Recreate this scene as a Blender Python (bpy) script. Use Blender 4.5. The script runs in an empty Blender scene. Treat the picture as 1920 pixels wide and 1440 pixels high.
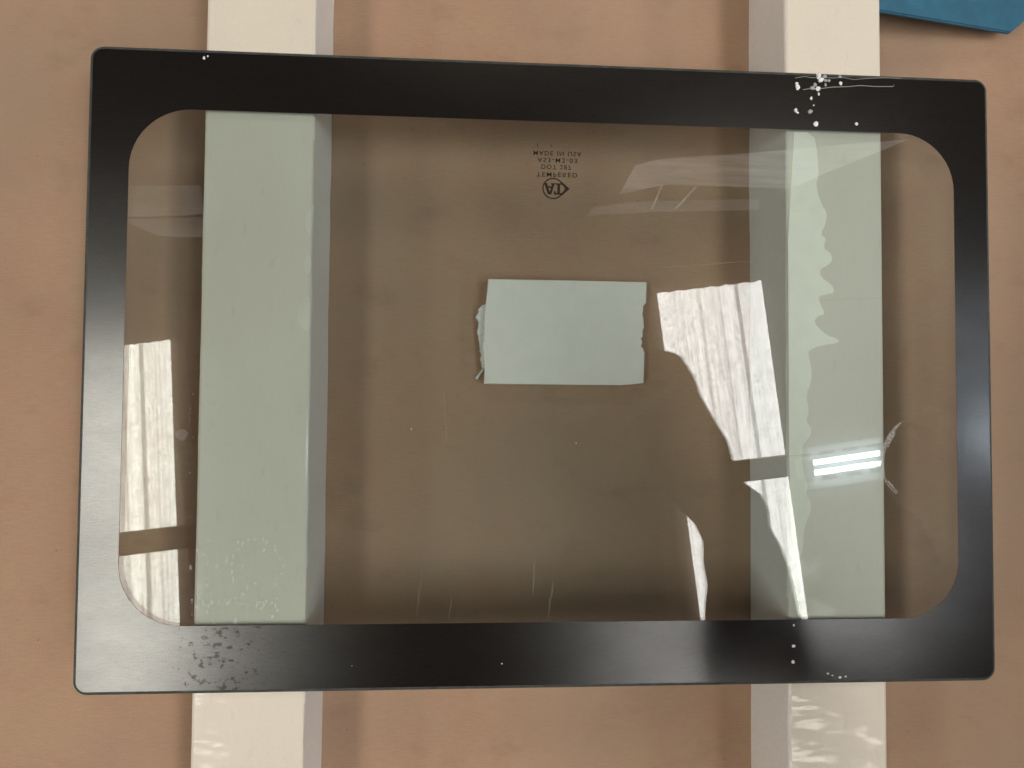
import bpy, bmesh, math, random
from mathutils import Vector, Matrix
R = math.radians
random.seed(7)
scene = bpy.context.scene
col = scene.collection

# ------------------------------------------------------------------ camera
cam_data = bpy.data.cameras.new('camera')
cam_data.sensor_width = 36.0
cam_data.lens = 27.0
cam_data.clip_start = 0.01
cam_data.clip_end = 60
cam = bpy.data.objects.new('camera', cam_data)
col.objects.link(cam)
rot = Matrix(((0.997687, -0.010194, -0.067212), (0.007774, 0.999315, -0.036174), (0.067534, 0.035567, 0.997083)))
cam.matrix_world = Matrix.Translation((-0.068, -0.0298, 0.6285)) @ rot.to_4x4()
scene.camera = cam

# ------------------------------------------------------------------ world, exposure
world = bpy.data.worlds.new('World')
scene.world = world
world.use_nodes = True
bg = world.node_tree.nodes['Background']
bg.inputs['Color'].default_value = (0.90, 0.95, 1.0, 1)
bg.inputs['Strength'].default_value = 0.10
SKYLIGHT = 13.0          # radiance of the daylit roof sheets
TUBE = 46.0             # radiance of the fluorescent tubes
ld = bpy.data.lights.new('fill_light', 'AREA')     # added warm fill lamp, no such source seen, beyond the top of the picture
ld.shape = 'RECTANGLE'; ld.size = 1.1; ld.size_y = 0.7; ld.energy = 9; ld.color = (1.0, 0.88, 0.76)
bay = bpy.data.objects.new('fill_light', ld)
col.objects.link(bay)
bay.location = (0.1, 2.5, 2.6)
bay.rotation_euler = Vector((0.1, 2.5, 2.6)).to_track_quat('Z', 'Y').to_euler()
vs = scene.view_settings
vs.view_transform = 'Standard'
vs.look = 'None'
vs.exposure = 0.60
vs.gamma = 1.0
vs.use_curve_mapping = False
cy = scene.cycles
cy.use_denoising = True
cy.use_adaptive_sampling = False
cy.max_bounces = 10
cy.transparent_max_bounces = 24
cy.sample_clamp_indirect = 6.0
cy.caustics_reflective = False
cy.caustics_refractive = False

# ------------------------------------------------------------------ helpers
def tag(o, label=None, cat=None, group=None, kind=None):
    if label: o['label'] = label
    if cat: o['category'] = cat
    if group: o['group'] = group
    if kind: o['kind'] = kind
    return o

def empty(name, loc=(0, 0, 0)):
    o = bpy.data.objects.new(name, None)
    o.empty_display_size = 0.02
    o.location = loc
    col.objects.link(o)
    return o

def obj(name, bm, m, parent=None, smooth=False):
    me = bpy.data.meshes.new(name)
    bm.to_mesh(me)
    bm.free()
    if smooth:
        for p in me.polygons: p.use_smooth = True
    o = bpy.data.objects.new(name, me)
    col.objects.link(o)
    if m: me.materials.append(m)
    if parent is not None:
        o.parent = parent
        if tuple(parent.location) != (0, 0, 0):
            o.matrix_parent_inverse = Matrix.Translation(parent.location).inverted()
    return o

def prism(bm, pts, z0, z1):
    """closed polygon (ccw or cw) extruded between two heights"""
    a = sum(pts[i][0] * pts[(i + 1) % len(pts)][1] - pts[(i + 1) % len(pts)][0] * pts[i][1] for i in range(len(pts)))
    if a < 0: pts = pts[::-1]
    lo = [bm.verts.new((x, y, z0)) for x, y in pts]
    hi = [bm.verts.new((x, y, z1)) for x, y in pts]
    n = len(pts)
    bm.faces.new(hi)
    bm.faces.new(lo[::-1])
    for i in range(n):
        j = (i + 1) % n
        bm.faces.new((lo[i], lo[j], hi[j], hi[i]))
    return hi

def rrect(x0, y0, x1, y1, r, n=10):
    out = []
    for cx, cyy, a0 in ((x1 - r, y1 - r, 0), (x0 + r, y1 - r, 90), (x0 + r, y0 + r, 180), (x1 - r, y0 + r, 270)):
        for i in range(n + 1):
            a = R(a0 + 90 * i / n)
            out.append((cx + r * math.cos(a), cyy + r * math.sin(a)))
    return out

def tube(bm, pts, rad, n=8, flat=1.0):
    rings = []
    for i, p in enumerate(pts):
        p = Vector(p)
        d = (Vector(pts[min(i + 1, len(pts) - 1)]) - Vector(pts[max(i - 1, 0)])).normalized()
        up = Vector((0, 0, 1)) if abs(d.z) < 0.9 else Vector((1, 0, 0))
        s = d.cross(up).normalized()
        t = s.cross(d)
        r = rad[i] if isinstance(rad, (list, tuple)) else rad
        rings.append([bm.verts.new(p + s * r * math.cos(2 * math.pi * k / n) + t * r * flat * math.sin(2 * math.pi * k / n)) for k in range(n)])
    for a, b in zip(rings, rings[1:]):
        for k in range(n):
            bm.faces.new((a[k], a[(k + 1) % n], b[(k + 1) % n], b[k]))
    bm.faces.new(rings[0][::-1])
    bm.faces.new(rings[-1])

# ------------------------------------------------------------------ materials
def mat(name):
    m = bpy.data.materials.new(name)
    m.use_nodes = True
    nt = m.node_tree
    nt.nodes.clear()
    out = nt.nodes.new('ShaderNodeOutputMaterial')
    return m, nt, out

class NT:
    def __init__(s, nt): s.nt = nt
    def n(s, t, **kw):
        nd = s.nt.nodes.new(t)
        for k, v in kw.items():
            if k.startswith('i_'):
                nd.inputs[k[2:].replace('_', ' ')].default_value = v
            else: setattr(nd, k, v)
        return nd
    def l(s, a, b): s.nt.links.new(a, b)
    def math(s, op, a, b=None, c=None, clamp=False):
        nd = s.nt.nodes.new('ShaderNodeMath'); nd.operation = op; nd.use_clamp = clamp
        for i, v in enumerate((a, b, c)):
            if v is None: continue
            if isinstance(v, (int, float)): nd.inputs[i].default_value = v
            else: s.l(v, nd.inputs[i])
        return nd.outputs[0]
    def coord(s, scale=(1, 1, 1)):
        tc = s.n('ShaderNodeTexCoord')
        mp = s.n('ShaderNodeMapping')
        mp.inputs['Scale'].default_value = scale
        s.l(tc.outputs['Object'], mp.inputs['Vector'])
        return mp.outputs['Vector']
    def noise(s, vec, scale, detail=4, rough=0.55):
        nd = s.n('ShaderNodeTexNoise')
        nd.inputs['Scale'].default_value = scale
        nd.inputs['Detail'].default_value = detail
        nd.inputs['Roughness'].default_value = rough
        s.l(vec, nd.inputs['Vector'])
        return nd
    def ramp(s, fac, stops, interp='LINEAR'):
        nd = s.n('ShaderNodeValToRGB')
        cr = nd.color_ramp; cr.interpolation = interp
        while len(cr.elements) < len(stops): cr.elements.new(0.5)
        for e, (p, c) in zip(cr.elements, stops):
            e.position = p
            e.color = (c, c, c, 1) if isinstance(c, (int, float)) else (*c, 1)
        s.l(fac, nd.inputs['Fac'])
        return nd.outputs['Color']
    def mix(s, fac, a, b, mode='MIX'):
        nd = s.n('ShaderNodeMix', data_type='RGBA', blend_type=mode)
        for sock, v in ((nd.inputs['Factor'], fac), (nd.inputs['A'], a), (nd.inputs['B'], b)):
            if isinstance(v, (int, float)): sock.default_value = v
            elif isinstance(v, tuple): sock.default_value = (*v, 1)
            else: s.l(v, sock)
        return nd.outputs['Result']

def simple(name, c, rough=0.6, spec=0.5, noise=0.0, nscale=60, bump=0.0, bscale=200, metallic=0.0):
    m, nt, out = mat(name)
    h = NT(nt)
    p = h.n('ShaderNodeBsdfPrincipled')
    p.inputs['Roughness'].default_value = rough
    p.inputs['Specular IOR Level'].default_value = spec
    p.inputs['Metallic'].default_value = metallic
    v = h.coord()
    nn = h.noise(v, nscale, 5)
    lo = tuple(max(0, x * (1 - noise)) for x in c); hi = tuple(min(1, x * (1 + noise)) for x in c)
    h.l(h.ramp(nn.outputs['Fac'], [(0.3, lo), (0.7, hi)]), p.inputs['Base Color'])
    if bump:
        b = h.n('ShaderNodeBump'); b.inputs['Strength'].default_value = bump; b.inputs['Distance'].default_value = 0.001
        h.l(h.noise(v, bscale, 4).outputs['Fac'], b.inputs['Height'])
        h.l(b.outputs['Normal'], p.inputs['Normal'])
    h.l(p.outputs[0], out.inputs['Surface'])
    return m

def m_cardboard():
    m, nt, out = mat('kraft_cardboard')
    h = NT(nt)
    p = h.n('ShaderNodeBsdfPrincipled')
    p.inputs['Roughness'].default_value = 0.75
    p.inputs['Specular IOR Level'].default_value = 0.25
    big = h.noise(h.coord(), 9, 4)
    hue = h.noise(h.coord((1, 1, 1)), 34, 3)
    fib = h.noise(h.coord((90, 900, 90)), 1, 3, 0.7)
    grain = h.noise(h.coord(), 1500, 2, 0.6)
    spot = h.noise(h.coord(), 260, 1)
    c = h.ramp(big.outputs['Fac'], [(0.3, (0.392, 0.238, 0.156)), (0.7, (0.436, 0.268, 0.177))])
    c = h.mix(h.ramp(hue.outputs['Fac'], [(0.38, 0.0), (0.64, 0.6)]), c, (0.412, 0.282, 0.178))
    c = h.mix(0.16, c, h.ramp(fib.outputs['Fac'], [(0.3, 0.28), (0.7, 0.74)]), 'OVERLAY')
    c = h.mix(0.34, c, h.ramp(grain.outputs['Fac'], [(0.3, 0.25), (0.7, 0.75)]), 'OVERLAY')
    c = h.mix(h.ramp(spot.outputs['Fac'], [(0.76, 0.0), (0.80, 0.5)]), c, (0.12, 0.075, 0.05))
    dust = h.noise(h.coord((1.0, 0.8, 1)), 3.6, 3, 0.5)       # dusty, greyer patches of the sheet
    c = h.mix(h.ramp(dust.outputs['Fac'], [(0.44, 0.0), (0.64, 0.60)]), c, (0.320, 0.232, 0.166))
    stain = h.noise(h.coord((1, 1.6, 1)), 17, 5, 0.6)
    c = h.mix(h.ramp(stain.outputs['Fac'], [(0.56, 0.0), (0.72, 0.34)]), c, (0.235, 0.150, 0.100))
    h.l(c, p.inputs['Base Color'])
    b = h.n('ShaderNodeBump'); b.inputs['Strength'].default_value = 0.12; b.inputs['Distance'].default_value = 0.0005
    h.l(fib.outputs['Fac'], b.inputs['Height']); h.l(b.outputs['Normal'], p.inputs['Normal'])
    h.l(p.outputs[0], out.inputs['Surface'])
    return m

def m_beam():
    m, nt, out = mat('cream_foam')
    h = NT(nt)
    p = h.n('ShaderNodeBsdfPrincipled')
    p.inputs['Specular IOR Level'].default_value = 0.5
    big = h.noise(h.coord((1, 0.4, 1)), 14, 3)
    fine = h.noise(h.coord(), 700, 2)
    c = h.ramp(big.outputs['Fac'], [(0.3, (0.745, 0.665, 0.555)), (0.7, (0.79, 0.715, 0.60))])
    c = h.mix(0.12, c, h.ramp(fine.outputs['Fac'], [(0.3, 0.3), (0.7, 0.7)]), 'OVERLAY')
    scuff = h.noise(h.coord((150, 45, 150)), 1, 4, 0.7)
    c = h.mix(h.ramp(scuff.outputs['Fac'], [(0.60, 0.0), (0.74, 0.30)]), c, (0.50, 0.43, 0.35))
    h.l(c, p.inputs['Base Color'])
    h.l(h.ramp(big.outputs['Fac'], [(0.3, 0.38), (0.7, 0.55)]), p.inputs['Roughness'])
    p.inputs['Coat Weight'].default_value = 0.4
    p.inputs['Coat Roughness'].default_value = 0.12
    wr = h.noise(h.coord((24, 62, 24)), 1, 2, 0.45)
    b = h.n('ShaderNodeBump'); b.inputs['Strength'].default_value = 0.8; b.inputs['Distance'].default_value = 0.0032
    ty = h.n('ShaderNodeSeparateXYZ'); h.l(h.coord(), ty.inputs[0])
    end = h.math('MULTIPLY_ADD', ty.outputs[1], -9.0, -0.95, clamp=True)
    h.l(h.math('MULTIPLY', wr.outputs['Fac'], h.math('ADD', end, 0.04)), b.inputs['Height']); h.l(b.outputs['Normal'], p.inputs['Coat Normal'])
    h.l(p.outputs[0], out.inputs['Surface'])
    return m

def m_glass():
    """thin clear float glass: each face lets tinted light straight through and mirrors the Fresnel share"""
    m, nt, out = mat('clear_glass')
    h = NT(nt)
    lw = h.n('ShaderNodeLayerWeight'); lw.inputs['Blend'].default_value = 0.5
    f5 = h.math('POWER', lw.outputs['Facing'], 5.0)
    F = h.math('MULTIPLY_ADD', f5, 0.95, 0.0305)
    tr = h.n('ShaderNodeBsdfTransparent'); tr.inputs['Color'].default_value = (0.872, 0.908, 0.908, 1)
    gl = h.n('ShaderNodeBsdfGlossy'); gl.inputs['Roughness'].default_value = 0.0
    mx = h.n('ShaderNodeMixShader')
    h.l(F, mx.inputs[0]); h.l(tr.outputs[0], mx.inputs[1]); h.l(gl.outputs[0], mx.inputs[2])
    h.l(mx.outputs[0], out.inputs['Surface'])
    return m

def m_frit():
    m, nt, out = mat('black_enamel')
    h = NT(nt)
    v = h.coord()
    grain = h.noise(v, 1500, 2, 0.6)
    df = h.n('ShaderNodeBsdfDiffuse')
    h.l(h.ramp(grain.outputs['Fac'], [(0.35, (0.005, 0.0045, 0.004)), (0.7, (0.017, 0.0145, 0.0125))]), df.inputs['Color'])
    # flaked, scuffed patch near one corner, its own ragged shape
    sx = h.n('ShaderNodeSeparateXYZ'); h.l(v, sx.inputs[0])
    X, Y = sx.outputs[0], sx.outputs[1]
    zone = h.math('MULTIPLY', h.math('SUBTRACT', 1.0, h.math('MULTIPLY', h.math('ABSOLUTE', h.math('ADD', X, 0.232)), 30.0), clamp=True),
                  h.math('LESS_THAN', Y, -0.1805))
    fl = h.noise(h.coord((1, 1.15, 1)), 210, 4, 0.6)
    flake = h.ramp(h.math('MULTIPLY_ADD', zone, 0.12, fl.outputs['Fac']), [(0.635, 0.0), (0.70, 1.0)])
    flake = h.math('MULTIPLY', flake, h.math('GREATER_THAN', zone, 0.0))
    keep = h.math('MULTIPLY_ADD', flake, -0.62, 1.0)
    sm = h.noise(h.coord((25, 60, 1)), 1, 4)          # faint wiping smears
    keep = h.math('MULTIPLY', keep, h.math('MULTIPLY_ADD', sm.outputs['Fac'], 0.35, 0.82))
    keep = h.math('MULTIPLY', keep, h.math('MULTIPLY_ADD', grain.outputs['Fac'], 0.5, 0.75))
    br_ = h.noise(h.coord((120, 1300, 1)), 1, 3, 0.65)      # brushed grain
    keep = h.math('MULTIPLY', keep, h.math('MULTIPLY_ADD', br_.outputs['Fac'], 0.5, 0.75))
    g1 = h.n('ShaderNodeBsdfGlossy', distribution='BECKMANN'); g1.inputs['Roughness'].default_value = 0.285
    g2 = h.n('ShaderNodeBsdfGlossy', distribution='BECKMANN'); g2.inputs['Roughness'].default_value = 0.15
    b = h.n('ShaderNodeBump'); b.inputs['Strength'].default_value = 0.08; b.inputs['Distance'].default_value = 0.0002
    h.l(grain.outputs['Fac'], b.inputs['Height'])
    for g_ in (g1, g2): h.l(b.outputs['Normal'], g_.inputs['Normal'])
    m1 = h.n('ShaderNodeMixShader'); m2 = h.n('ShaderNodeMixShader')
    h.l(h.math('MULTIPLY', keep, 0.078), m1.inputs[0]); h.l(df.outputs[0], m1.inputs[1]); h.l(g1.outputs[0], m1.inputs[2])
    h.l(h.math('MULTIPLY', keep, 0.021), m2.inputs[0]); h.l(m1.outputs[0], m2.inputs[1]); h.l(g2.outputs[0], m2.inputs[2])
    h.l(m2.outputs[0], out.inputs['Surface'])
    return m

def m_veil(name, c, alpha, spread=0.0):
    """thin semi-opaque layer lying on the glass"""
    m, nt, out = mat(name)
    h = NT(nt)
    d = h.n('ShaderNodeBsdfDiffuse'); d.inputs['Color'].default_value = (*c, 1)
    t = h.n('ShaderNodeBsdfTransparent')
    mx = h.n('ShaderNodeMixShader')
    n = h.noise(h.coord(), 900, 2)
    h.l(h.ramp(n.outputs['Fac'], [(0.3, max(0, alpha - spread)), (0.7, min(1, alpha + spread))]), mx.inputs[0])
    h.l(t.outputs[0], mx.inputs[1]); h.l(d.outputs[0], mx.inputs[2])
    h.l(mx.outputs[0], out.inputs['Surface'])
    return m

def m_skylight(name, tint, width, strength):
    """dirty fibreglass roof sheet with the day behind it: dirt streaks, and the light and dark of its ribs painted into the emission"""
    m, nt, out = mat(name)
    h = NT(nt)
    v = h.coord()
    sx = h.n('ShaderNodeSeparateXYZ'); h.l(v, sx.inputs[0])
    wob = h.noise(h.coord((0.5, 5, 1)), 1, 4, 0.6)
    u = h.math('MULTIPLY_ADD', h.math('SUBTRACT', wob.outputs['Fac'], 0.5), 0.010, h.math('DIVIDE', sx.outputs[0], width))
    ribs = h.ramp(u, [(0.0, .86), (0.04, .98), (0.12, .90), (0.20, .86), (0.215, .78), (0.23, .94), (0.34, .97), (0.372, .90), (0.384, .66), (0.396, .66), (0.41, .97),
                      (0.54, .88), (0.568, .90), (0.578, .70), (0.588, .72), (0.60, .98), (0.66, 1.02), (0.722, .98), (0.736, .44), (0.762, .44), (0.776, .94), (0.86, .86), (0.97, .96)])  # light and dark of the corrugation slopes, painted into the emission
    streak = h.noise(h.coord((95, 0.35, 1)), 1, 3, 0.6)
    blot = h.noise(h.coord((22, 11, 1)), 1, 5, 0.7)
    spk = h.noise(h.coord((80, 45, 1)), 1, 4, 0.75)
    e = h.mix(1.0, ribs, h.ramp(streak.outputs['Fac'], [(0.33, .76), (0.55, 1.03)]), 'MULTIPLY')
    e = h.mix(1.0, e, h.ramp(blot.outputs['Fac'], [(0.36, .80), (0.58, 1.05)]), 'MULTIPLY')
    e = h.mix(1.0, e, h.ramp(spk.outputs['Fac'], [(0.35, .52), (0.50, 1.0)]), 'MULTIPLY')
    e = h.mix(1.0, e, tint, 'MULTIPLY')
    em = h.n('ShaderNodeEmission'); em.inputs['Strength'].default_value = strength
    h.l(e, em.inputs['Color'])
    h.l(em.outputs[0], out.inputs['Surface'])
    return m

def m_dull_sheet(name, tint, strength, sc=(3, 40, 1)):  # own glow stands in for daylight falling on pale surfaces
    m, nt, out = mat(name)
    h = NT(nt)
    st = h.noise(h.coord(sc), 1, 4, 0.65)
    e = h.mix(1.0, h.ramp(st.outputs['Fac'], [(0.35, .45), (0.62, 1.0), (0.72, 1.7)]), tint, 'MULTIPLY')
    em = h.n('ShaderNodeEmission'); em.inputs['Strength'].default_value = strength
    h.l(e, em.inputs['Color'])
    h.l(em.outputs[0], out.inputs['Surface'])
    return m

def m_tube():
    m, nt, out = mat('lit_tube')
    h = NT(nt)
    em = h.n('ShaderNodeEmission'); em.inputs['Strength'].default_value = TUBE
    em.inputs['Color'].default_value = (0.80, 0.90, 1.0, 1)
    h.l(em.outputs[0], out.inputs['Surface'])
    return m

M = dict(card=m_cardboard(), beam=m_beam(), glass=m_glass(), frit=m_frit(),
         smear=simple('pale_residue', (0.98, 0.93, 0.79), 0.5, noise=.03, nscale=90),
         sawn=simple('sawn_foam', (0.93, 0.915, 0.89), 0.75, noise=.03, nscale=300, bump=.4, bscale=500),
         patch=simple('pale_patch', (0.81, 0.75, 0.635), 0.5, noise=.04, nscale=120),
         foam=simple('white_foam', (0.87, 0.82, 0.745), 0.7, noise=.03, nscale=70, bump=.3, bscale=600),
         torn=simple('torn_foam', (0.86, 0.85, 0.80), 0.9, noise=.10, nscale=500, bump=.8, bscale=900),
         print=simple('black_print', (0.02, 0.014, 0.01), 0.5, spec=0.2),
         crumb=simple('white_crumb', (0.88, 0.88, 0.85), 0.7, noise=.08, nscale=900),
         glassy=simple('greyish_crumb', (0.42, 0.42, 0.40), 0.35, noise=.3, nscale=700),
         fibre=simple('pale_fibre', (0.34, 0.32, 0.30), 0.6),
         blue=simple('blue_paint', (0.034, 0.130, 0.205), 0.6, spec=.3, noise=.12, nscale=60, bump=.2, bscale=500),
         speck=m_veil('dried_specks_and_glints', (0.82, 0.84, 0.78), 0.19, 0.13),
         haze=m_veil('smudge_film', (0.75, 0.74, 0.70), 0.10, 0.06),
         scratch=m_veil('scratch_line', (0.80, 0.76, 0.70), 0.07, 0.06),
         roof=simple('roof_sheet', (0.13, 0.105, 0.085), 0.7, noise=.2, nscale=3),
         steel=simple('purlin_steel', (0.10, 0.085, 0.07), 0.6, noise=.2, nscale=8),
         white_enamel=simple('lamp_enamel', (0.90, 0.94, 0.96), 0.4),
         tube=m_tube(),
         skin=simple('skin', (0.45, 0.27, 0.19), 0.55, noise=.08, nscale=30),
         jacket=simple('dark_jacket', (0.035, 0.030, 0.028), 0.85, spec=.2, noise=.2, nscale=60),
         trousers=simple('dark_trousers', (0.03, 0.035, 0.05), 0.85, spec=.2),
         shoe=simple('black_shoe', (0.02, 0.02, 0.02), 0.5),
         hair=simple('greying_hair', (0.55, 0.52, 0.48), 0.6, noise=.3, nscale=200),
         eye=simple('eye_white', (0.8, 0.8, 0.78), 0.2),
         phone=simple('phone_black', (0.012, 0.012, 0.013), 0.3))

# ================================================================== setting
bm = bmesh.new()
prism(bm, [(-2.2, -2.2), (2.2, -2.2), (2.2, 2.2), (-2.2, 2.2)], -0.006, 0.0)
tag(obj('cardboard_sheet', bm, M['card']), kind='structure')

ZR = 4.34
bm = bmesh.new()          # ribbed roof sheeting seen only as a reflection
prof = []
x = -7.0
while x < 7.0:
    prof += [(x, 0.0), (x + .10, 0.0), (x + .12, .008), (x + .18, .008)]
    x += .20
for (xa, za), (xb, zb) in zip(prof, prof[1:]):
    vs_ = [bm.verts.new(c) for c in ((xa, -7, za), (xb, -7, zb), (xb, 7, zb), (xa, 7, za))]
    bm.faces.new(vs_[::-1])
bmesh.ops.remove_doubles(bm, verts=bm.verts, dist=1e-5)
ro = obj('roof', bm, M['roof'])
ro.location = (0, 0, ZR); ro.rotation_euler = (0, 0, R(6.8))
tag(ro, kind='structure')

def roof_sheet(corner, ang, width, length, m, label, z=4.30, skew=0.0):
    """corrugated translucent sheet hung from its near corner, running away along -y"""
    bm = bmesh.new()
    n = 60
    prev = None
    for i in range(n + 1):
        u = i / n
        zz = 0.012 * math.sin(u * 2 * math.pi * 9)
        a = bm.verts.new((u * width, (u - 1) * width * math.tan(R(skew)) + .004 * math.sin(u * 40) * (skew == 0), zz)); b = bm.verts.new((u * width, -length, zz))
        if prev: bm.faces.new((prev[0], prev[1], b, a))
        prev = (a, b)
    o = obj('skylight_sheet', bm, m)
    o.location = (corner[0], corner[1], z)
    o.rotation_euler = (0, 0, R(ang))
    tag(o, label, 'skylight', 'translucent roof sheets')
    return o

SW = 0.685
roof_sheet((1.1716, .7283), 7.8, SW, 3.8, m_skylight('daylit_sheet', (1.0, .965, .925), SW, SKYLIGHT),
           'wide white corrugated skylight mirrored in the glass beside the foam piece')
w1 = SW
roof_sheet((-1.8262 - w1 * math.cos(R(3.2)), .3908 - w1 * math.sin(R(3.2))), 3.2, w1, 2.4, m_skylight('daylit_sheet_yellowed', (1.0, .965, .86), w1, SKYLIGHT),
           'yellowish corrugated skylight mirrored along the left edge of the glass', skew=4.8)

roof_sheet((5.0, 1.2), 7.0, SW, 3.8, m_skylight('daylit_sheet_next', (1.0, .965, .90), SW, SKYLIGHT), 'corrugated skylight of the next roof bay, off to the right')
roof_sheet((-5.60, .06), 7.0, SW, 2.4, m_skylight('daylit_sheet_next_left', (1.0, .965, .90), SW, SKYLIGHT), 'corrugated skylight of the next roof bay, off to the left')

def purlin(y0, label):
    bm = bmesh.new()
    prism(bm, [(-5, -.065), (5, -.065), (5, .065), (-5, .065)], 0, .06)
    prism(bm, [(-5, -.065), (5, -.065), (5, -.050), (-5, -.050)], -.02, -.0005)
    o = obj('roof_purlin', bm, M['steel'])
    o.location = (0, y0, 4.20); o.rotation_euler = (0, 0, R(6.7))
    tag(o, label, 'beam', 'steel roof purlins')
purlin(-.585, 'dark steel purlin crossing both mirrored skylights')

def dull(name, pts, m, label, z=4.27):
    cx = sum(p[0] for p in pts) / len(pts); cyy = sum(p[1] for p in pts) / len(pts)
    bm = bmesh.new()
    prism(bm, [(px - cx, py - cyy) for px, py in pts], 0, .012)
    o = obj(name, bm, m)
    o.location = (cx, cyy, z)
    tag(o, label, 'roof sheet')
dsA = m_dull_sheet('streaked_daylight', (1.0, .93, .86), 1.35, (1.6, 26, 1))
dsB = m_dull_sheet('faint_daylight', (1.0, .92, .82), .72, (2, 3, 1))
dull('glow_panel', [(0.9234, 1.3534), (1.026, 1.538), (1.1984, 1.5844), (1.7562, 1.6359), (2.3232, 1.7058), (2.8269, 1.7604), (2.322, 1.5483), (2.0372, 1.4183), (1.7555, 1.4209), (1.2331, 1.4237)], dsA,
     'faint streaky pale glowing panel mirrored at the upper right of the glass')
dull('glow_panel', [(0.719, 1.2117), (0.7528, 1.2636), (1.0608, 1.3058), (1.8254, 1.3432), (1.8252, 1.274), (1.1987, 1.2477)], dsB,
     'narrow dim glowing strip mirrored just below the streaky panel')
dull('glow_panel', [(-2.6, 1.30), (-2.0971, 1.3144), (-1.66, 1.335), (-1.64, 1.16), (-1.75, 1.15), (-2.0, 1.135), (-2.6, 1.12)], dsB,
     'dim beige glowing strip mirrored near the upper left corner, the farther of two')
dull('glow_panel', [(-2.10, 1.115), (-1.75, 1.13), (-1.64, 1.14), (-1.64, 1.02), (-1.72, 1.015), (-1.90, 1.02), (-2.10, 1.10)], dsB,
     'dim beige glowing wedge mirrored near the upper left corner, the nearer of two')
for a, b, lab in (((1.1882, 1.4052), (1.1228, 1.2526), 'left of two thin glowing rods mirrored below the streaky panel'),
                  ((1.4064, 1.4009), (1.2747, 1.2565), 'right of two thin glowing rods mirrored below the streaky panel')):
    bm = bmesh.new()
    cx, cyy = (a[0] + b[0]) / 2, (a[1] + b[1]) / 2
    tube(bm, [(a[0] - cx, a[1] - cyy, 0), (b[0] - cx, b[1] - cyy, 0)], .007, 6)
    o = obj('hanging_rod', bm, m_dull_sheet('glowing_rod', (1, .95, .86), 1.6, (2, 2, 1)))  # rod given its own glow in place of light falling on it
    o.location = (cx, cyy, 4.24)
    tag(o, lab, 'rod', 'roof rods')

# fluorescent fixture: two tubes between slotted reflector wings
fx = empty('fluorescent_fixture', (1.75, -.324, 3.5))
fx.rotation_euler = (0, 0, R(8.2))
tag(fx, 'lit twin tube fluorescent fixture with slotted white reflector, mirrored over the right beam', 'lamp')
def fpart(name, bm, m, parent=fx, smooth=False):
    me = bpy.data.meshes.new(name); bm.to_mesh(me); bm.free()
    me.materials.append(m)
    for p in me.polygons: p.use_smooth = smooth
    o = bpy.data.objects.new(name, me); col.objects.link(o); o.parent = parent
    return o
for s in (-1, 1):
    bm = bmesh.new()
    tube(bm, [(.06, s * .027, 0), (1.26, s * .027, 0)], .0135, 12)
    fpart('tube', bm, M['tube'], smooth=True)
    w = bmesh.new()
    def strip(x0, x1, ya, za, yb, zb, t=.002):
        a = [w.verts.new((x, s * y, z)) for x, y, z in ((x0, ya, za), (x1, ya, za), (x1, yb, zb), (x0, yb, zb))]
        c = [w.verts.new((x, s * y, z)) for x, y, z in ((x0, ya, za + t), (x1, ya, za + t), (x1, yb, zb + t), (x0, yb, zb + t))]
        w.faces.new(a); w.faces.new(c[::-1])
        for i_ in range(4): w.faces.new((a[i_], c[i_], c[(i_ + 1) % 4], a[(i_ + 1) % 4]))
    strip(0, 1.32, .078, .028, .112, -.010)             # flared outer band
    strip(0, 1.32, .046, .046, .056, .040)
    k = -.02
    while k < 1.25:                                    # webs between the slots
        strip(max(k + .088, 0), k + .135, .0562, .0398, .0778, .0262)
        k += .135
    bmesh.ops.recalc_face_normals(w, faces=w.faces)
    fpart('reflector_wing', w, M['white_enamel'])
bm = bmesh.new()
prism(bm, [(0, -.0448), (1.32, -.0448), (1.32, .0448), (0, .0448)], .04, .09)
fpart('housing', bm, M['white_enamel'])
for xx in (.03, 1.27):
    bm = bmesh.new()
    prism(bm, [(xx, -.044), (xx + .025, -.044), (xx + .025, .044), (xx, .044)], -.018, .039)
    fpart('tube_holder', bm, M['white_enamel'])

# ================================================================== foam beams
def beam(name, x0, x1, label):
    bm = bmesh.new()
    n = 44
    y0, y1 = -.52, .52
    rows = []
    for i in range(n + 1):
        y = y0 + (y1 - y0) * i / n
        j = lambda a: random.uniform(-a, a)
        r = .0022
        rows.append([bm.verts.new(c) for c in (
            (x0 + j(.0004), y, 0.0), (x0 + j(.0003), y, .0725 - r), (x0 + r * .3, y, .0725 - r * .3), (x0 + r, y, .0725),
            (x1 - r, y, .0725), (x1 - r * .3, y, .0725 - r * .3), (x1 + j(.0003), y, .0725 - r), (x1 + j(.0004), y, 0.0))])
    for a, b in zip(rows, rows[1:]):
        for k in range(7): bm.faces.new((a[k], a[k + 1], b[k + 1], b[k]))
        bm.faces.new((a[7], a[0], b[0], b[7]))
    bm.faces.new(rows[0][::-1]); bm.faces.new(rows[-1])
    bmesh.ops.recalc_face_normals(bm, faces=bm.faces)
    for f in bm.faces:
        f.material_index = 1 if abs(f.normal.x) > .9 else 0
    o = obj(name, bm, M['beam'])
    o.data.materials.append(M['sawn'])
    tag(o, label, 'beam', 'cream beams under the glass')
    return o
bl = beam('support_beam', -.2525, -.1750, 'plain cream beam under the left side of the glass')
br = beam('support_beam', .1745, .2495, 'cream beam with a wavy pale smear, under the right side of the glass')
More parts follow.
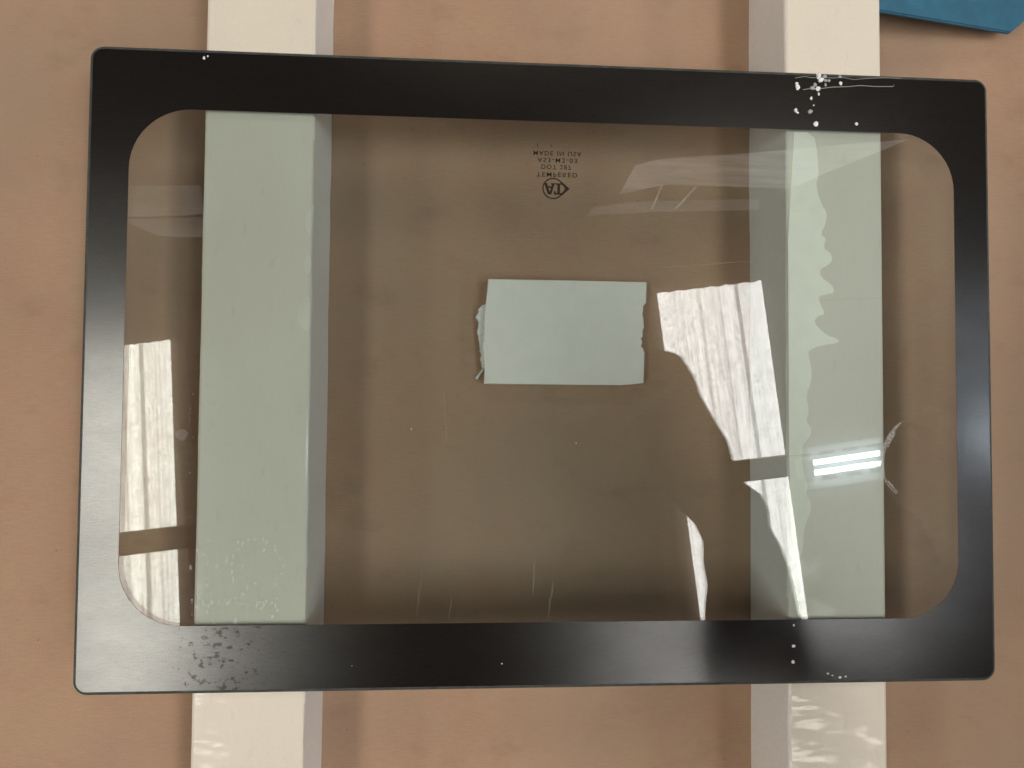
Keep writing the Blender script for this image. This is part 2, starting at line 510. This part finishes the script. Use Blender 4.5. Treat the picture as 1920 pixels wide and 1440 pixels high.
SMEAR = [(0.1758, 0.1822), (0.1948, 0.1828), (0.198, 0.1658), (0.1987, 0.1496), (0.1962, 0.1434), (0.1998, 0.1293), (0.2051, 0.1214), (0.2038, 0.1132), (0.1996, 0.105), (0.2042, 0.1023), (0.2016, 0.095), (0.2078, 0.0911), (0.209, 0.0851), (0.2036, 0.0809), (0.199, 0.0788), (0.1998, 0.0728), (0.2089, 0.0669), (0.2101, 0.0609), (0.2014, 0.0596), (0.1973, 0.0575), (0.2013, 0.0487), (0.2025, 0.0447), (0.1972, 0.0438), (0.1938, 0.0386), (0.2032, 0.0295), (0.2127, 0.0268), (0.2135, 0.0236), (0.2011, 0.0219), (0.1908, 0.0185), (0.1896, 0.0145), (0.192, 0.0046), (0.1919, -0.0054), (0.1878, -0.0154), (0.1901, -0.0272), (0.1876, -0.0352), (0.1913, -0.0391), (0.1917, -0.0451), (0.1863, -0.051), (0.1842, -0.057), (0.185, -0.0708), (0.189, -0.0826), (0.1873, -0.0885), (0.1905, -0.0944), (0.1913, -0.1003), (0.1872, -0.1101), (0.1851, -0.118), (0.1851, -0.1258), (0.1821, -0.1376), (0.1757, -0.1414)]
def smooth_poly(pts, it=2, keep=()):
    for _ in range(it):
        out = []
        for i, p in enumerate(pts):
            q = pts[(i + 1) % len(pts)]
            out += [(p[0] * .75 + q[0] * .25, p[1] * .75 + q[1] * .25), (p[0] * .25 + q[0] * .75, p[1] * .25 + q[1] * .75)]
        pts = out
    return pts
bm = bmesh.new()
prism(bm, smooth_poly([(x + (.0012 if x > .18 else 0), y) for x, y in SMEAR], 1), .07255, .07285)
so = obj('residue_smear', bm, M['smear'], br)
so['label'] = 'wavy pale smear along the inner edge of the right beam'
for pts in ([(-.1752, .118), (-.1786, .112), (-.1800, .104), (-.1788, .099), (-.1752, .094)],
            [(-.1752, .083), (-.1790, .080), (-.1805, .074), (-.1795, .069), (-.1752, .067)],
            [(-.1752, .054), (-.1795, .050), (-.1838, .041), (-.1842, .034), (-.1805, .028), (-.1770, .027), (-.1752, .026)]):
    bm = bmesh.new()
    prism(bm, smooth_poly([(x - .0006, y) for x, y in pts], 2), .07255, .07285)
    obj('residue_patch', bm, M['patch'], bl)

# ================================================================== foam offcut on the cardboard
oc = empty('foam_offcut', (.016, .034, 0))
tag(oc, 'pale rectangular foam offcut with torn ends on the cardboard under the glass', 'foam piece')
OFF = [(-0.0462, 0.0766), (0.0158, 0.0765), (0.0827, 0.0765), (0.0822, 0.0594), (0.0783, 0.0576), (0.0779, 0.0533), (0.0805, 0.0455), (0.0792, 0.0368), (0.077, 0.0281), (0.0788, 0.0216), (0.081, 0.0195), (0.0802, -0.0056), (0.064, -0.0075), (0.0163, -0.0076), (-0.0489, -0.0074), (-0.0486, 0.005), (-0.05, 0.022), (-0.0485, 0.0435), (-0.0482, 0.0563), (-0.047, 0.0671)]
def roughen(pts, amp, sel, step=.0022):
    out = []
    for i, p in enumerate(pts):
        q = pts[(i + 1) % len(pts)]
        L = math.dist(p, q); n = max(1, int(L / step)) if sel(p, q) else 1
        for k in range(n):
            f = k / n
            j = amp if (k or sel(p, q)) else 0
            out.append((p[0] + (q[0] - p[0]) * f + random.uniform(-j, j), p[1] + (q[1] - p[1]) * f + random.uniform(-j, j)))
    return out
op = roughen(OFF, .0005, lambda p, q: abs(p[0] - q[0]) < .006 and .015 < (p[1] + q[1]) / 2 < .058)
bm = bmesh.new(); prism(bm, op, .0, .016)
top = [f for f in bm.faces if f.normal.z > .9 or f.calc_center_median().z > .0159]
bmesh.ops.bevel(bm, geom=[e for e in bm.edges if all(v.co.z > .0155 for v in e.verts)], offset=.0013, segments=2, affect='EDGES')
obj('slab', bm, M['foam'], oc)
LIP = [(-0.0445, 0.0586), (-0.0517, 0.0568), (-0.0534, 0.0524), (-0.0556, 0.0467), (-0.0538, 0.0424), (-0.0541, 0.0337), (-0.0527, 0.0228), (-0.0514, 0.0164), (-0.0522, 0.012), (-0.05, 0.0055), (-0.0445, 0.0034)]
bm = bmesh.new(); prism(bm, roughen(LIP, .0007, lambda p, q: p[0] < -.048 and q[0] < -.048, .0016), .0, .0085)
obj('torn_edge', bm, M['torn'], oc)
bm = bmesh.new(); tube(bm, [(-.0495, .0048, .004), (-.0520, .0012, .004), (-.0550, -.0031, .003)], [.0008, .0009, .0011], 6)
obj('loose_shred', bm, M['torn'], oc)

# ================================================================== blue panel
bm = bmesh.new()
prism(bm, [(.2525, .2960), (.395, .2950), (.4080, .3060), (.47, .358), (.47, .62), (.2525, .62)], 0, .004)
bmesh.ops.bevel(bm, geom=list(bm.edges), offset=.0010, segments=2, affect='EDGES')
for v in bm.verts: v.co.z += .040 * (.47 - v.co.x) / (.47 - .2525)      # left end leans up against the beam
bo = obj('blue_panel', bm, M['blue'])
tag(bo, 'blue painted panel with a cut corner, behind the right beam', 'panel')

# ================================================================== the glass
GX, GY = .33, .2255
ZB, ZT = .0730, .0770
g = empty('window_pane', (0, 0, ZB))
tag(g, 'rounded rectangular tempered glass pane with black painted border, lying on two beams', 'window glass')
outer = rrect(-GX + .0010, -GY + .0010, GX - .0010, GY - .0010, .0077, 8)
bm = bmesh.new(); prism(bm, outer, ZB, ZT)
bmesh.ops.bevel(bm, geom=[e for e in bm.edges if abs(e.verts[0].co.z - e.verts[1].co.z) < 1e-6], offset=.0008, segments=1, affect='EDGES')
obj('clear_glass', bm, M['glass'], g)
# enamel ring on the upper face
def ring(bm, out, inn, z0, z1):
    n = len(out)
    vo = [[bm.verts.new((x, y, z)) for x, y in out] for z in (z0, z1)]
    vi = [[bm.verts.new((x, y, z)) for x, y in inn] for z in (z0, z1)]
    for i in range(n):
        j = (i + 1) % n
        bm.faces.new((vo[1][i], vo[1][j], vi[1][j], vi[1][i]))
        bm.faces.new((vo[0][j], vo[0][i], vi[0][i], vi[0][j]))
        bm.faces.new((vo[0][i], vo[0][j], vo[1][j], vo[1][i]))
        bm.faces.new((vi[0][j], vi[0][i], vi[1][i], vi[1][j]))
    bmesh.ops.recalc_face_normals(bm, faces=bm.faces)
bm = bmesh.new()
ring(bm, rrect(-GX + .0016, -GY + .0016, GX - .0016, GY - .0016, .0071, 12), rrect(-.3022, -.1798, .3028, .1826, .043, 12), ZT + .0001, ZT + .00035)
frit = obj('black_border', bm, M['frit'], g)
# dark ground edge all round
bm = bmesh.new()
loops = []
for d, z in ((.0016, ZT + .0003), (-.0002, ZT - .0004), (-.0008, ZT - .0012), (-.0008, ZB + .0010), (-.0002, ZB + .0003)):
    loops.append([bm.verts.new((x, y, z)) for x, y in rrect(-GX + d, -GY + d, GX - d, GY - d, .0087 - d, 12)])
for A, B in zip(loops, loops[1:]):
    for k in range(len(A)): bm.faces.new((A[k], A[(k + 1) % len(A)], B[(k + 1) % len(A)], B[k]))
bmesh.ops.recalc_face_normals(bm, faces=bm.faces)
obj('ground_edge', bm, simple('ground_glass_edge', (0.055, 0.062, 0.055), .5, noise=.35, nscale=160), g)

# printed mark, seen through the back: mirrored top to bottom
def print_text(body, x, y, h, width, name='printed_line'):
    cu = bpy.data.curves.new(name, 'FONT')
    cu.body = body; cu.size = 1; cu.align_x = 'CENTER'; cu.space_character = 1.25; cu.offset = .012
    tmp = bpy.data.objects.new('tmp', cu); col.objects.link(tmp)
    bpy.context.view_layer.update()
    me = bpy.data.meshes.new_from_object(tmp.evaluated_get(bpy.context.evaluated_depsgraph_get()))
    bpy.data.objects.remove(tmp)
    xs = [v.co.x for v in me.vertices]; ys = [v.co.y for v in me.vertices]
    sx = width / (max(xs) - min(xs)); sy = h / (max(ys) - min(ys)); mx = (max(xs) + min(xs)) / 2; my = (max(ys) + min(ys)) / 2
    for v in me.vertices:
        v.co = ((v.co.x - mx) * sx + x, -(v.co.y - my) * sy + y, ZT + .00015)
    me.materials.clear(); me.materials.append(M['print'])
    o = bpy.data.objects.new(name, me); col.objects.link(o); o.parent = g
    o.matrix_parent_inverse = Matrix.Translation(g.location).inverted()
    return o
print_text('TEMPERED', .0008, .1434, .0034, .0300)
print_text('DOT 287', .0003, .1490, .0034, .0218)
print_text('AS3-M2-03', .0010, .1540, .0034, .0292)
print_text('MADE IN USA', .0012, .1590, .0034, .0352)
print_text('1', -.0135, .1648, .0026, .0005)
print_text('Y', -.0033, .1650, .0030, .0012)
# emblem: ring drawn out to a point on the right, serif A and T inside
bm = bmesh.new()
ex, ey, er, st = -.0019, .1332, .0079, .00095
tipx = ex + .0122
ang = math.acos(er / (tipx - ex))
arc = [ang + (2 * math.pi - 2 * ang) * i / 48 for i in range(49)]
po = [(ex + er * math.cos(a), ey + er * math.sin(a)) for a in arc] + [(tipx, ey)]
ri = er - st
pi_ = [(ex + ri * math.cos(a), ey + ri * math.sin(a)) for a in arc] + [(tipx - st * 3.2, ey)]
ring(bm, po, pi_, ZT + .0001, ZT + .00016)
Zl = (ZT + .00011, ZT + .00017)
def flat(pts): prism(bm, [(ex + x * .001, ey + y * .001) for x, y in pts], *Zl)
flat([(8.4, 3.4), (12.0, 0), (8.4, -3.4)])                                # solid tip
flat([(-7.2, 3.9), (-7.2, 2.7), (-4.2, 2.7), (-4.2, 3.9)])                # feet of the inverted A
flat([(-1.6, 3.9), (-1.6, 2.9), (.8, 2.9), (.8, 3.9)])
flat([(-6.2, 2.75), (-4.2, 2.75), (-1.8, -4.3), (-3.9, -4.3)])
flat([(-.9, 2.95), (.9, 2.95), (-1.3, -4.35), (-2.9, -4.35)])
flat([(-4.4, 1.5), (-1.0, 1.5), (-1.2, .3), (-4.0, .3)])
flat([(.82, 3.85), (8.0, 3.85), (8.0, 2.95), (.82, 2.95)])                # T
flat([(3.1, 2.97), (5.1, 2.97), (5.1, -3.3), (3.1, -3.3)])
flat([(.5, -3.28), (8.1, -3.28), (7.4, -4.5), (.5, -4.5)])
flat([(.5, -2.0), (1.7, -2.0), (2.0, -3.27), (.5, -3.27)])
em = obj('printed_emblem', bm, M['print'], g)

# deposits and painted glints on the glass: too many and too small to pick apart
bm = bmesh.new()
def blob(x, y, rx, ry, z=ZT + .0001, n=7):
    c = [bm.verts.new((x + rx * random.uniform(.6, 1.2) * math.cos(2 * math.pi * k / n), y + ry * random.uniform(.6, 1.2) * math.sin(2 * math.pi * k / n), z)) for k in range(n)]
    bm.faces.new(c)
for i in range(110):  # over the left beam's end: its wrinkle glints painted as pale specks
    x = random.uniform(-.256, -.19); y = random.uniform(-.178, -.118)
    if random.random() > .18 + .9 * (-.118 - y) / .06: continue
    s = random.uniform(.0002, .0013)
    blob(x, y, s * random.uniform(.6, 1.2), s * random.uniform(.8, 2.4))
for k in range(16):       # a broken arc of pale specks
    a = R(200 - k * 15)
    blob(-.2085 + .017 * math.cos(a) + random.uniform(-.001, .001), -.141 + .021 * math.sin(a), .0007, random.uniform(.0008, .0022))
for k in range(26):
    blob(-.252 + k * .0023, -.1645 + random.uniform(-.0014, .0014) + .004 * max(0, (k - 17) / 9), random.uniform(.0005, .0013), random.uniform(.0003, .0011))
for k in range(34):       # beside the beam
    blob(random.uniform(-.2575, -.2535), random.uniform(-.178, .02), random.uniform(.0002, .0007), random.uniform(.0002, .0006))
for k in range(60):
    blob(random.uniform(-.29, .295), random.uniform(-.172, .175), random.uniform(.00012, .0003), random.uniform(.00012, .0003))
o = obj('dried_specks_and_glints', bm, M['speck'], g); o['kind'] = 'stuff'
bm = bmesh.new()
for x0, y0, x1, y1, w in ((-.0800, -.010, -.0770, -.054, .00035), (-.0135, -.135, -.0150, -.160, .0005), (-.0935, -.144, -.0975, -.176, .0003), (-.0725, -.160, -.0745, -.178, .0003),
                          (.000, -.150, -.0040, -.176, .0006), (.065, .075, .170, .086, .0003), (.175, .120, .205, .125, .0003), (.190, .0545, .248, .0575, .0003), (.11, -.066, .215, -.058, .0003)):
    n = 9
    d = Vector((x1 - x0, y1 - y0)).normalized(); p = Vector((-d.y, d.x))
    prev = None
    for i in range(n + 1):
        f = i / n
        c = Vector((x0 + (x1 - x0) * f, y0 + (y1 - y0) * f)) + p * random.uniform(-.0006, .0006)
        ww = w * (.25 + .75 * math.sin(math.pi * min(max(f, .05), .95)))
        a = bm.verts.new((*(c + p * ww), ZT + .00012)); b = bm.verts.new((*(c - p * ww), ZT + .00012))
        if prev: bm.faces.new((prev[0], prev[1], b, a))
        prev = (a, b)
o = obj('fine_scratches', bm, M['scratch'], g); o['kind'] = 'stuff'
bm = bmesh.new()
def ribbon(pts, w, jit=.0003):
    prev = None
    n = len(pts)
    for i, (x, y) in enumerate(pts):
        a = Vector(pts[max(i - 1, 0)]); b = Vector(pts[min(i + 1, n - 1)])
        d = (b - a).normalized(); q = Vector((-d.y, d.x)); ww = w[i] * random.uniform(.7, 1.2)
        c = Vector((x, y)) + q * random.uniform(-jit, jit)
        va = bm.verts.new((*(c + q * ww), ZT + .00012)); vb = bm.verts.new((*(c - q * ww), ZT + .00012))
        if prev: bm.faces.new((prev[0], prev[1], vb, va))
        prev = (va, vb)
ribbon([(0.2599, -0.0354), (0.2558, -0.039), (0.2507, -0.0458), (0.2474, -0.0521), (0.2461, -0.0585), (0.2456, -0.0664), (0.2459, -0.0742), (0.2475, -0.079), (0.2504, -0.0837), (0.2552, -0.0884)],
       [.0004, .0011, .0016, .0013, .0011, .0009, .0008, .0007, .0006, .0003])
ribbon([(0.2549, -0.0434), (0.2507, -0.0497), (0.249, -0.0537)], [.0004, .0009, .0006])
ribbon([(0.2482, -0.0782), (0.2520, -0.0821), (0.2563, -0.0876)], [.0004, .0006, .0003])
o = obj('flare_arc', bm, m_veil('flare_arc_veil', (0.85, 0.85, 0.84), 0.26, 0.2), g)  # pale arc painted on the glass for the flare at the mirrored lamp's end
bm = bmesh.new()
blob(-.2615, -.0475, .0045, .0042, n=14)
o = obj('smudge', bm, M['haze'], g)

# ================================================================== crumbs and fibres on the border
CR = [(0.1979, 0.2237, 0.0018), (0.2004, 0.2213, 0.0016), (0.2024, 0.2236, 0.0014), (0.1991, 0.2203, 0.0014), (0.2032, 0.2204, 0.0012), (0.2057, 0.2205, 0.001), (0.1818, 0.2148, 0.0016), (0.181, 0.2176, 0.001), (0.1929, 0.2143, 0.0012), (0.1974, 0.2141, 0.0014), (0.1978, 0.2101, 0.001), (0.195, 0.2169, 0.0012), (0.2144, 0.2239, 0.0012), (0.2148, 0.2188, 0.0012), (0.192, 0.2066, 0.001), (0.194, 0.2014, 0.0006), (0.18, 0.1969, 0.0014), (0.1817, 0.1953, 0.001), (0.1911, 0.1964, 0.0014), (0.1956, 0.1873, 0.0012), (0.227, 0.1883, 0.001), (0.2032, 0.2172, 0.001)]
CR2 = [(-0.2521, 0.2196, 0.001), (-0.2495, 0.2213, 0.0006)]
CR3 = [(0.2017, -0.2188, 0.0008), (0.2053, -0.2204, 0.0006), (0.2109, -0.2218, 0.0008), (0.2153, -0.2213, 0.0006), (0.1762, -0.1988, 0.001), (0.1757, -0.2103, 0.001), (0.1766, -0.1838, 0.0008)]
CR4 = [(-0.0365, -0.2085, 0.00035), (-0.1417, -0.2085, 0.0003)]
CR5 = [(-0.1025, -0.0428, 0.0004), (0.0159, -0.0521, 0.0003)]
def crumb(x, y, r, label, group, m, zb=ZT + .00035):
    bm = bmesh.new()
    bmesh.ops.create_icosphere(bm, subdivisions=2, radius=1)
    r *= 1.2
    sx, sy, sz = r * random.uniform(.7, 1.3), r * random.uniform(.7, 1.3), r * random.uniform(.4, .7)
    for v in bm.verts:
        k = random.uniform(.62, 1.2)
        v.co = Vector((v.co.x * sx * k, v.co.y * sy * k, max(v.co.z, -.5) * sz + sz * .5))
    o = obj('crumb', bm, m)
    o.location = (x, y, zb)
    tag(o, label, 'crumb', group)
CL = {6: 'bright white crumb left of the cluster, at the left end of the straight fibre', 7: 'small white crumb touching the bright one left of the cluster',
      12: 'grey crumb on the wavy fibre, right of the dense cluster', 13: 'white crumb between the two fibres, right of the dense cluster',
      14: 'white crumb just below the dense cluster', 15: 'smallest crumb of those below the dense cluster', 16: 'white crumb lowest at the left, below the dense cluster',
      17: 'small white crumb touching the lowest left one', 18: 'grey crumb below the cluster, beside the lowest left crumbs', 19: 'white crumb by the inner edge of the border, straight below the cluster',
      20: 'lone white crumb by the inner edge of the border, right of the cluster'}
for i, (x, y, r) in enumerate(CR):
    crumb(x, y, r, CL.get(i, 'tiny crumb in the dense cluster around the two fibres on the border'), 'crumbs at the upper right border', M['glassy'] if i in (2, 4, 5, 8, 11, 12, 18, 21) else M['crumb'])
for (x, y, r), lab in zip(CR2, ('larger of two white crumbs on the border above the left beam', 'smaller of two white crumbs on the border above the left beam')):
    crumb(x, y, r, lab, 'crumbs above the left beam', M['crumb'])
for (x, y, r), lab in zip(CR3, ('first from left of four crumbs in an arc on the lower right border', 'second from left of four crumbs in an arc on the lower right border', 'third from left of four crumbs in an arc on the lower right border', 'rightmost of four crumbs in an arc on the lower right border', 'middle of three crumbs in a column on the lower border', 'lowest of three crumbs in a column on the lower border', 'topmost of three crumbs in a column on the lower border')):
    crumb(x, y, r, lab, 'crumbs on the lower right border', M['crumb'])
for (x, y, r), lab in zip(CR4, ('right of two pinhead crumbs on the middle of the lower border', 'left of two pinhead crumbs on the middle of the lower border')):
    crumb(x, y, r, lab, 'crumbs on the lower middle border', M['crumb'])
for (x, y, r), lab in zip(CR5, ('pinhead white crumb on the clear glass, left below the foam offcut', 'pinhead white crumb on the clear glass, straight below the foam offcut')):
    crumb(x, y, r, lab, 'crumbs on the clear glass', M['crumb'], ZT + .00005)
FIB1 = [(0.1798, 0.2216), (0.1872, 0.2231), (0.1921, 0.2224), (0.2024, 0.2228), (0.2086, 0.2227), (0.2169, 0.2234), (0.2252, 0.2221), (0.2356, 0.2234), (0.2481, 0.2244), (0.2628, 0.2245)]
FIB2 = [(0.1859, 0.2129), (0.19, 0.2138), (0.1982, 0.2141), (0.2086, 0.2157), (0.221, 0.2166), (0.2301, 0.2177), (0.2418, 0.2174), (0.256, 0.2179), (0.2564, 0.2191)]
for pts, rr, lab in ((FIB1, .00022, 'wavy pale fibre along the outer edge of the upper right border'), (FIB2, .00030, 'straight pale fibre lying on the upper right border')):
    bm = bmesh.new(); tube(bm, [(x, y, ZT + .00035 + rr) for x, y in pts], rr, 6)
    tag(obj('fibre', bm, M['fibre']), lab, 'fibre', 'fibres on the border')

# ================================================================== the photographer, seen as a dark shape in the glass
per = empty('person', (.95, -.55, 0))
tag(per, 'person in dark jacket crouching with one arm out holding a phone, mirrored in the glass', 'person')
def skin_mesh(name, nodes, edges, m, grow=0.0, sub=2, root=0, parent=per):
    me = bpy.data.meshes.new(name)
    me.from_pydata([n[0] for n in nodes], edges, [])
    o = bpy.data.objects.new(name, me); col.objects.link(o)
    o.modifiers.new('skin', 'SKIN')
    me.skin_vertices.new() if not me.skin_vertices else None
    for sv, n in zip(me.skin_vertices[0].data, nodes):
        r = n[1] if isinstance(n[1], tuple) else (n[1], n[1])
        sv.radius = (r[0] + grow, r[1] + grow)
    me.skin_vertices[0].data[root].use_root = True
    s = o.modifiers.new('sub', 'SUBSURF'); s.levels = sub; s.render_levels = sub
    me.materials.append(m)
    o.parent = parent
    if parent is not None: o.matrix_parent_inverse = Matrix.Translation(parent.location).inverted()
    return o
N = [((.97, -.61, .30), (.13, .12)), ((.92, -.53, .44), (.13, .11)), ((.82, -.39, .58), (.15, .11)), ((.755, -.28, .675), .058),
     ((.757, -.205, .735), .062), ((.767, -.125, .80), (.075, .085)), ((.770, -.095, .865), .055),
     ((.62, -.36, .62), .062), ((.44, -.40, .535), .050), ((.335, -.41, .475), .040), ((.302, -.22, .49), .034), ((.205, -.035, .505), .028),
     ((.90, -.20, .62), .062), ((.985, -.08, .54), .050), ((1.03, .04, .45), .043), ((.95, -.05, .43), .034), ((.905, -.14, .44), .028), ((.885, -.19, .455), .030),
     ((.89, -.64, .27), .095), ((.70, -.53, .42), .062), ((.72, -.58, .25), .052), ((.76, -.63, .08), .040), ((.66, -.57, .04), .036),
     ((1.06, -.55, .27), .095), ((.92, -.30, .42), .062), ((.96, -.36, .25), .052), ((1.0, -.44, .08), .040), ((.91, -.36, .04), .036),
     ((.737, -.055, .79), .016)]
E_ = [(0, 1), (1, 2), (2, 3), (3, 4), (4, 5), (5, 6), (2, 7), (7, 8), (8, 9), (9, 10), (10, 11), (2, 12), (12, 13), (13, 14), (14, 15), (15, 16), (16, 17),
      (0, 18), (18, 19), (19, 20), (20, 21), (21, 22), (0, 23), (23, 24), (24, 25), (25, 26), (26, 27), (5, 28)]
hand0 = len(N)            # the hand that holds the phone
N += [((.170, .020, .525), (.036, .022))]
E_ += [(11, hand0)]
for fy, tip, rr in ((.034, (.078, .012), .0088), (.020, (.070, -.006), .0092), (.002, (.070, -.026), .0090), (-.014, (.080, -.044), .0080)):
    a = len(N)
    N += [((.140, fy + .010, .565), rr + .002), ((.108, fy * .6 + tip[1] * .4, .600), rr), ((tip[0], tip[1], .622), rr * .9)]
    E_ += [(hand0, a), (a, a + 1), (a + 1, a + 2)]
a = len(N)
N += [((.185, .046, .550), .012), ((.150, .052, .600), .0105), ((.085, .020, .650), .0095)]
E_ += [(hand0, a), (a, a + 1), (a + 1, a + 2)]
skin_mesh('body', N, E_, M['skin'])
J = [N[i] for i in (0, 1, 2, 3, 7, 8, 9, 12, 13, 14, 15)]
skin_mesh('jacket', J, [(0, 1), (1, 2), (2, 3), (2, 4), (4, 5), (5, 6), (2, 7), (7, 8), (8, 9), (9, 10)], M['jacket'], .014)
T = [N[i] for i in (0, 18, 19, 20, 21, 23, 24, 25, 26)]
skin_mesh('trousers', T, [(0, 1), (1, 2), (2, 3), (3, 4), (0, 5), (5, 6), (6, 7), (7, 8)], M['trousers'], .013)
for i, j in ((21, 22), (26, 27)):
    A, B = Vector(N[i][0]), Vector(N[j][0])
    skin_mesh('shoe', [((A.x, A.y, .05), .05), ((B.x, B.y, .042), .042), tuple([tuple(B + (B - A) * .25 - Vector((0, 0, .005))), .034])], [(0, 1), (1, 2)], M['shoe'])
# wide wrinkled sleeve of the outstretched arm, edges as they stand: (left x, y, right x, y)
SL = [(0.1172, 0.017, 0.2328, 0.0183), (0.1242, -0.0069, 0.2412, -0.0058), (0.1426, -0.0409, 0.2608, -0.0401), (0.1595, -0.0647, 0.2763, -0.0641), (0.1725, -0.0886, 0.2833, -0.0882), (0.1898, -0.1192, 0.2994, -0.119), (0.1998, -0.1328, 0.3205, -0.1328), (0.2148, -0.1533, 0.3296, -0.1534), (0.2373, -0.1737, 0.331, -0.174), (0.2485, -0.1976, 0.345, -0.198), (0.2484, -0.2248, 0.3555, -0.2254), (0.2537, -0.252, 0.3624, -0.2528), (0.2508, -0.279, 0.3679, -0.2802), (0.2497, -0.2959, 0.3728, -0.2973), (0.2504, -0.3263, 0.3783, -0.328), (0.2535, -0.365, 0.388, -0.367), (0.2695, -0.42, 0.4, -0.42)]
SL = [(0.128, 0.0478, 0.2033, 0.049), (0.122, 0.0423, 0.2152, 0.0437)] + SL
bm = bmesh.new()
rings = []
for lx, ly, rx, ry in SL:
    c = Vector(((lx + rx) / 2, (ly + ry) / 2, .50)); h = (rx - lx) / 2
    rings.append([bm.verts.new(c + Vector((h * math.cos(a), 0, min(h, .05) * math.sin(a)))) for a in [2 * math.pi * k / 20 for k in range(20)]])
for A, B in zip(rings, rings[1:]):
    for k in range(20): bm.faces.new((A[k], A[(k + 1) % 20], B[(k + 1) % 20], B[k]))
bm.faces.new(rings[0]); bm.faces.new(rings[-1][::-1])
bmesh.ops.recalc_face_normals(bm, faces=bm.faces)
obj('sleeve', bm, M['jacket'], per, smooth=True)
# hair as a ragged cap on the crown, eyes
bm = bmesh.new()
bmesh.ops.create_uvsphere(bm, u_segments=28, v_segments=16, radius=1)
for v in bm.verts:
    k = 1 + random.uniform(-.03, .05)
    v.co = Vector((v.co.x * .086 * k, v.co.y * .092 * k, v.co.z * .085 * k))
bmesh.ops.delete(bm, geom=[v for v in bm.verts if v.co.z < -.035 - .3 * v.co.y * -1 and v.co.y > .0], context='VERTS')
for v in bm.verts: v.co += Vector((.765, -.114, .825))
obj('hair', bm, M['hair'], per, smooth=True)
bm = bmesh.new()
for k in range(150):
    a = random.uniform(0, 2 * math.pi); zz = random.uniform(-.02, .03); rr = .083 + random.uniform(0, .006)
    d = random.choice((-1, 1)) * random.uniform(.12, .32); lift = random.uniform(.002, .010)
    tube(bm, [(.765 + (rr + lift * f * f) * math.cos(a + d * f), -.114 + (rr + .006 + lift * f * f) * math.sin(a + d * f), .825 + zz + .01 * f) for f in (0, .33, .66, 1)], [.0008, .0008, .0007, .0004], 4)
obj('stray_hair', bm, simple('pale_hair', (.78, .74, .68), .45, spec=.6), per)['kind'] = 'stuff'
for s in (-1, 1):
    bm = bmesh.new(); bmesh.ops.create_uvsphere(bm, u_segments=10, v_segments=8, radius=.012)
    for v in bm.verts: v.co += Vector((.747 + s * .030, -.052 + s * .010, .812))
    obj('eye', bm, M['eye'], per, smooth=True)

ph = empty('phone', (-.005, -.030, .633))
tag(ph, 'dark phone held flat above the glass by the photographer', 'phone')
bm = bmesh.new()
prism(bm, rrect(-.088, -.066, .075, .010, .009, 6), .633, .6405)
obj('phone_case', bm, M['phone'], ph)
bm = bmesh.new()
prism(bm, rrect(-.080, -.060, .068, .004, .004, 4), .6406, .6412)
obj('screen', bm, simple('dark_screen', (.01, .01, .012), .1), ph)
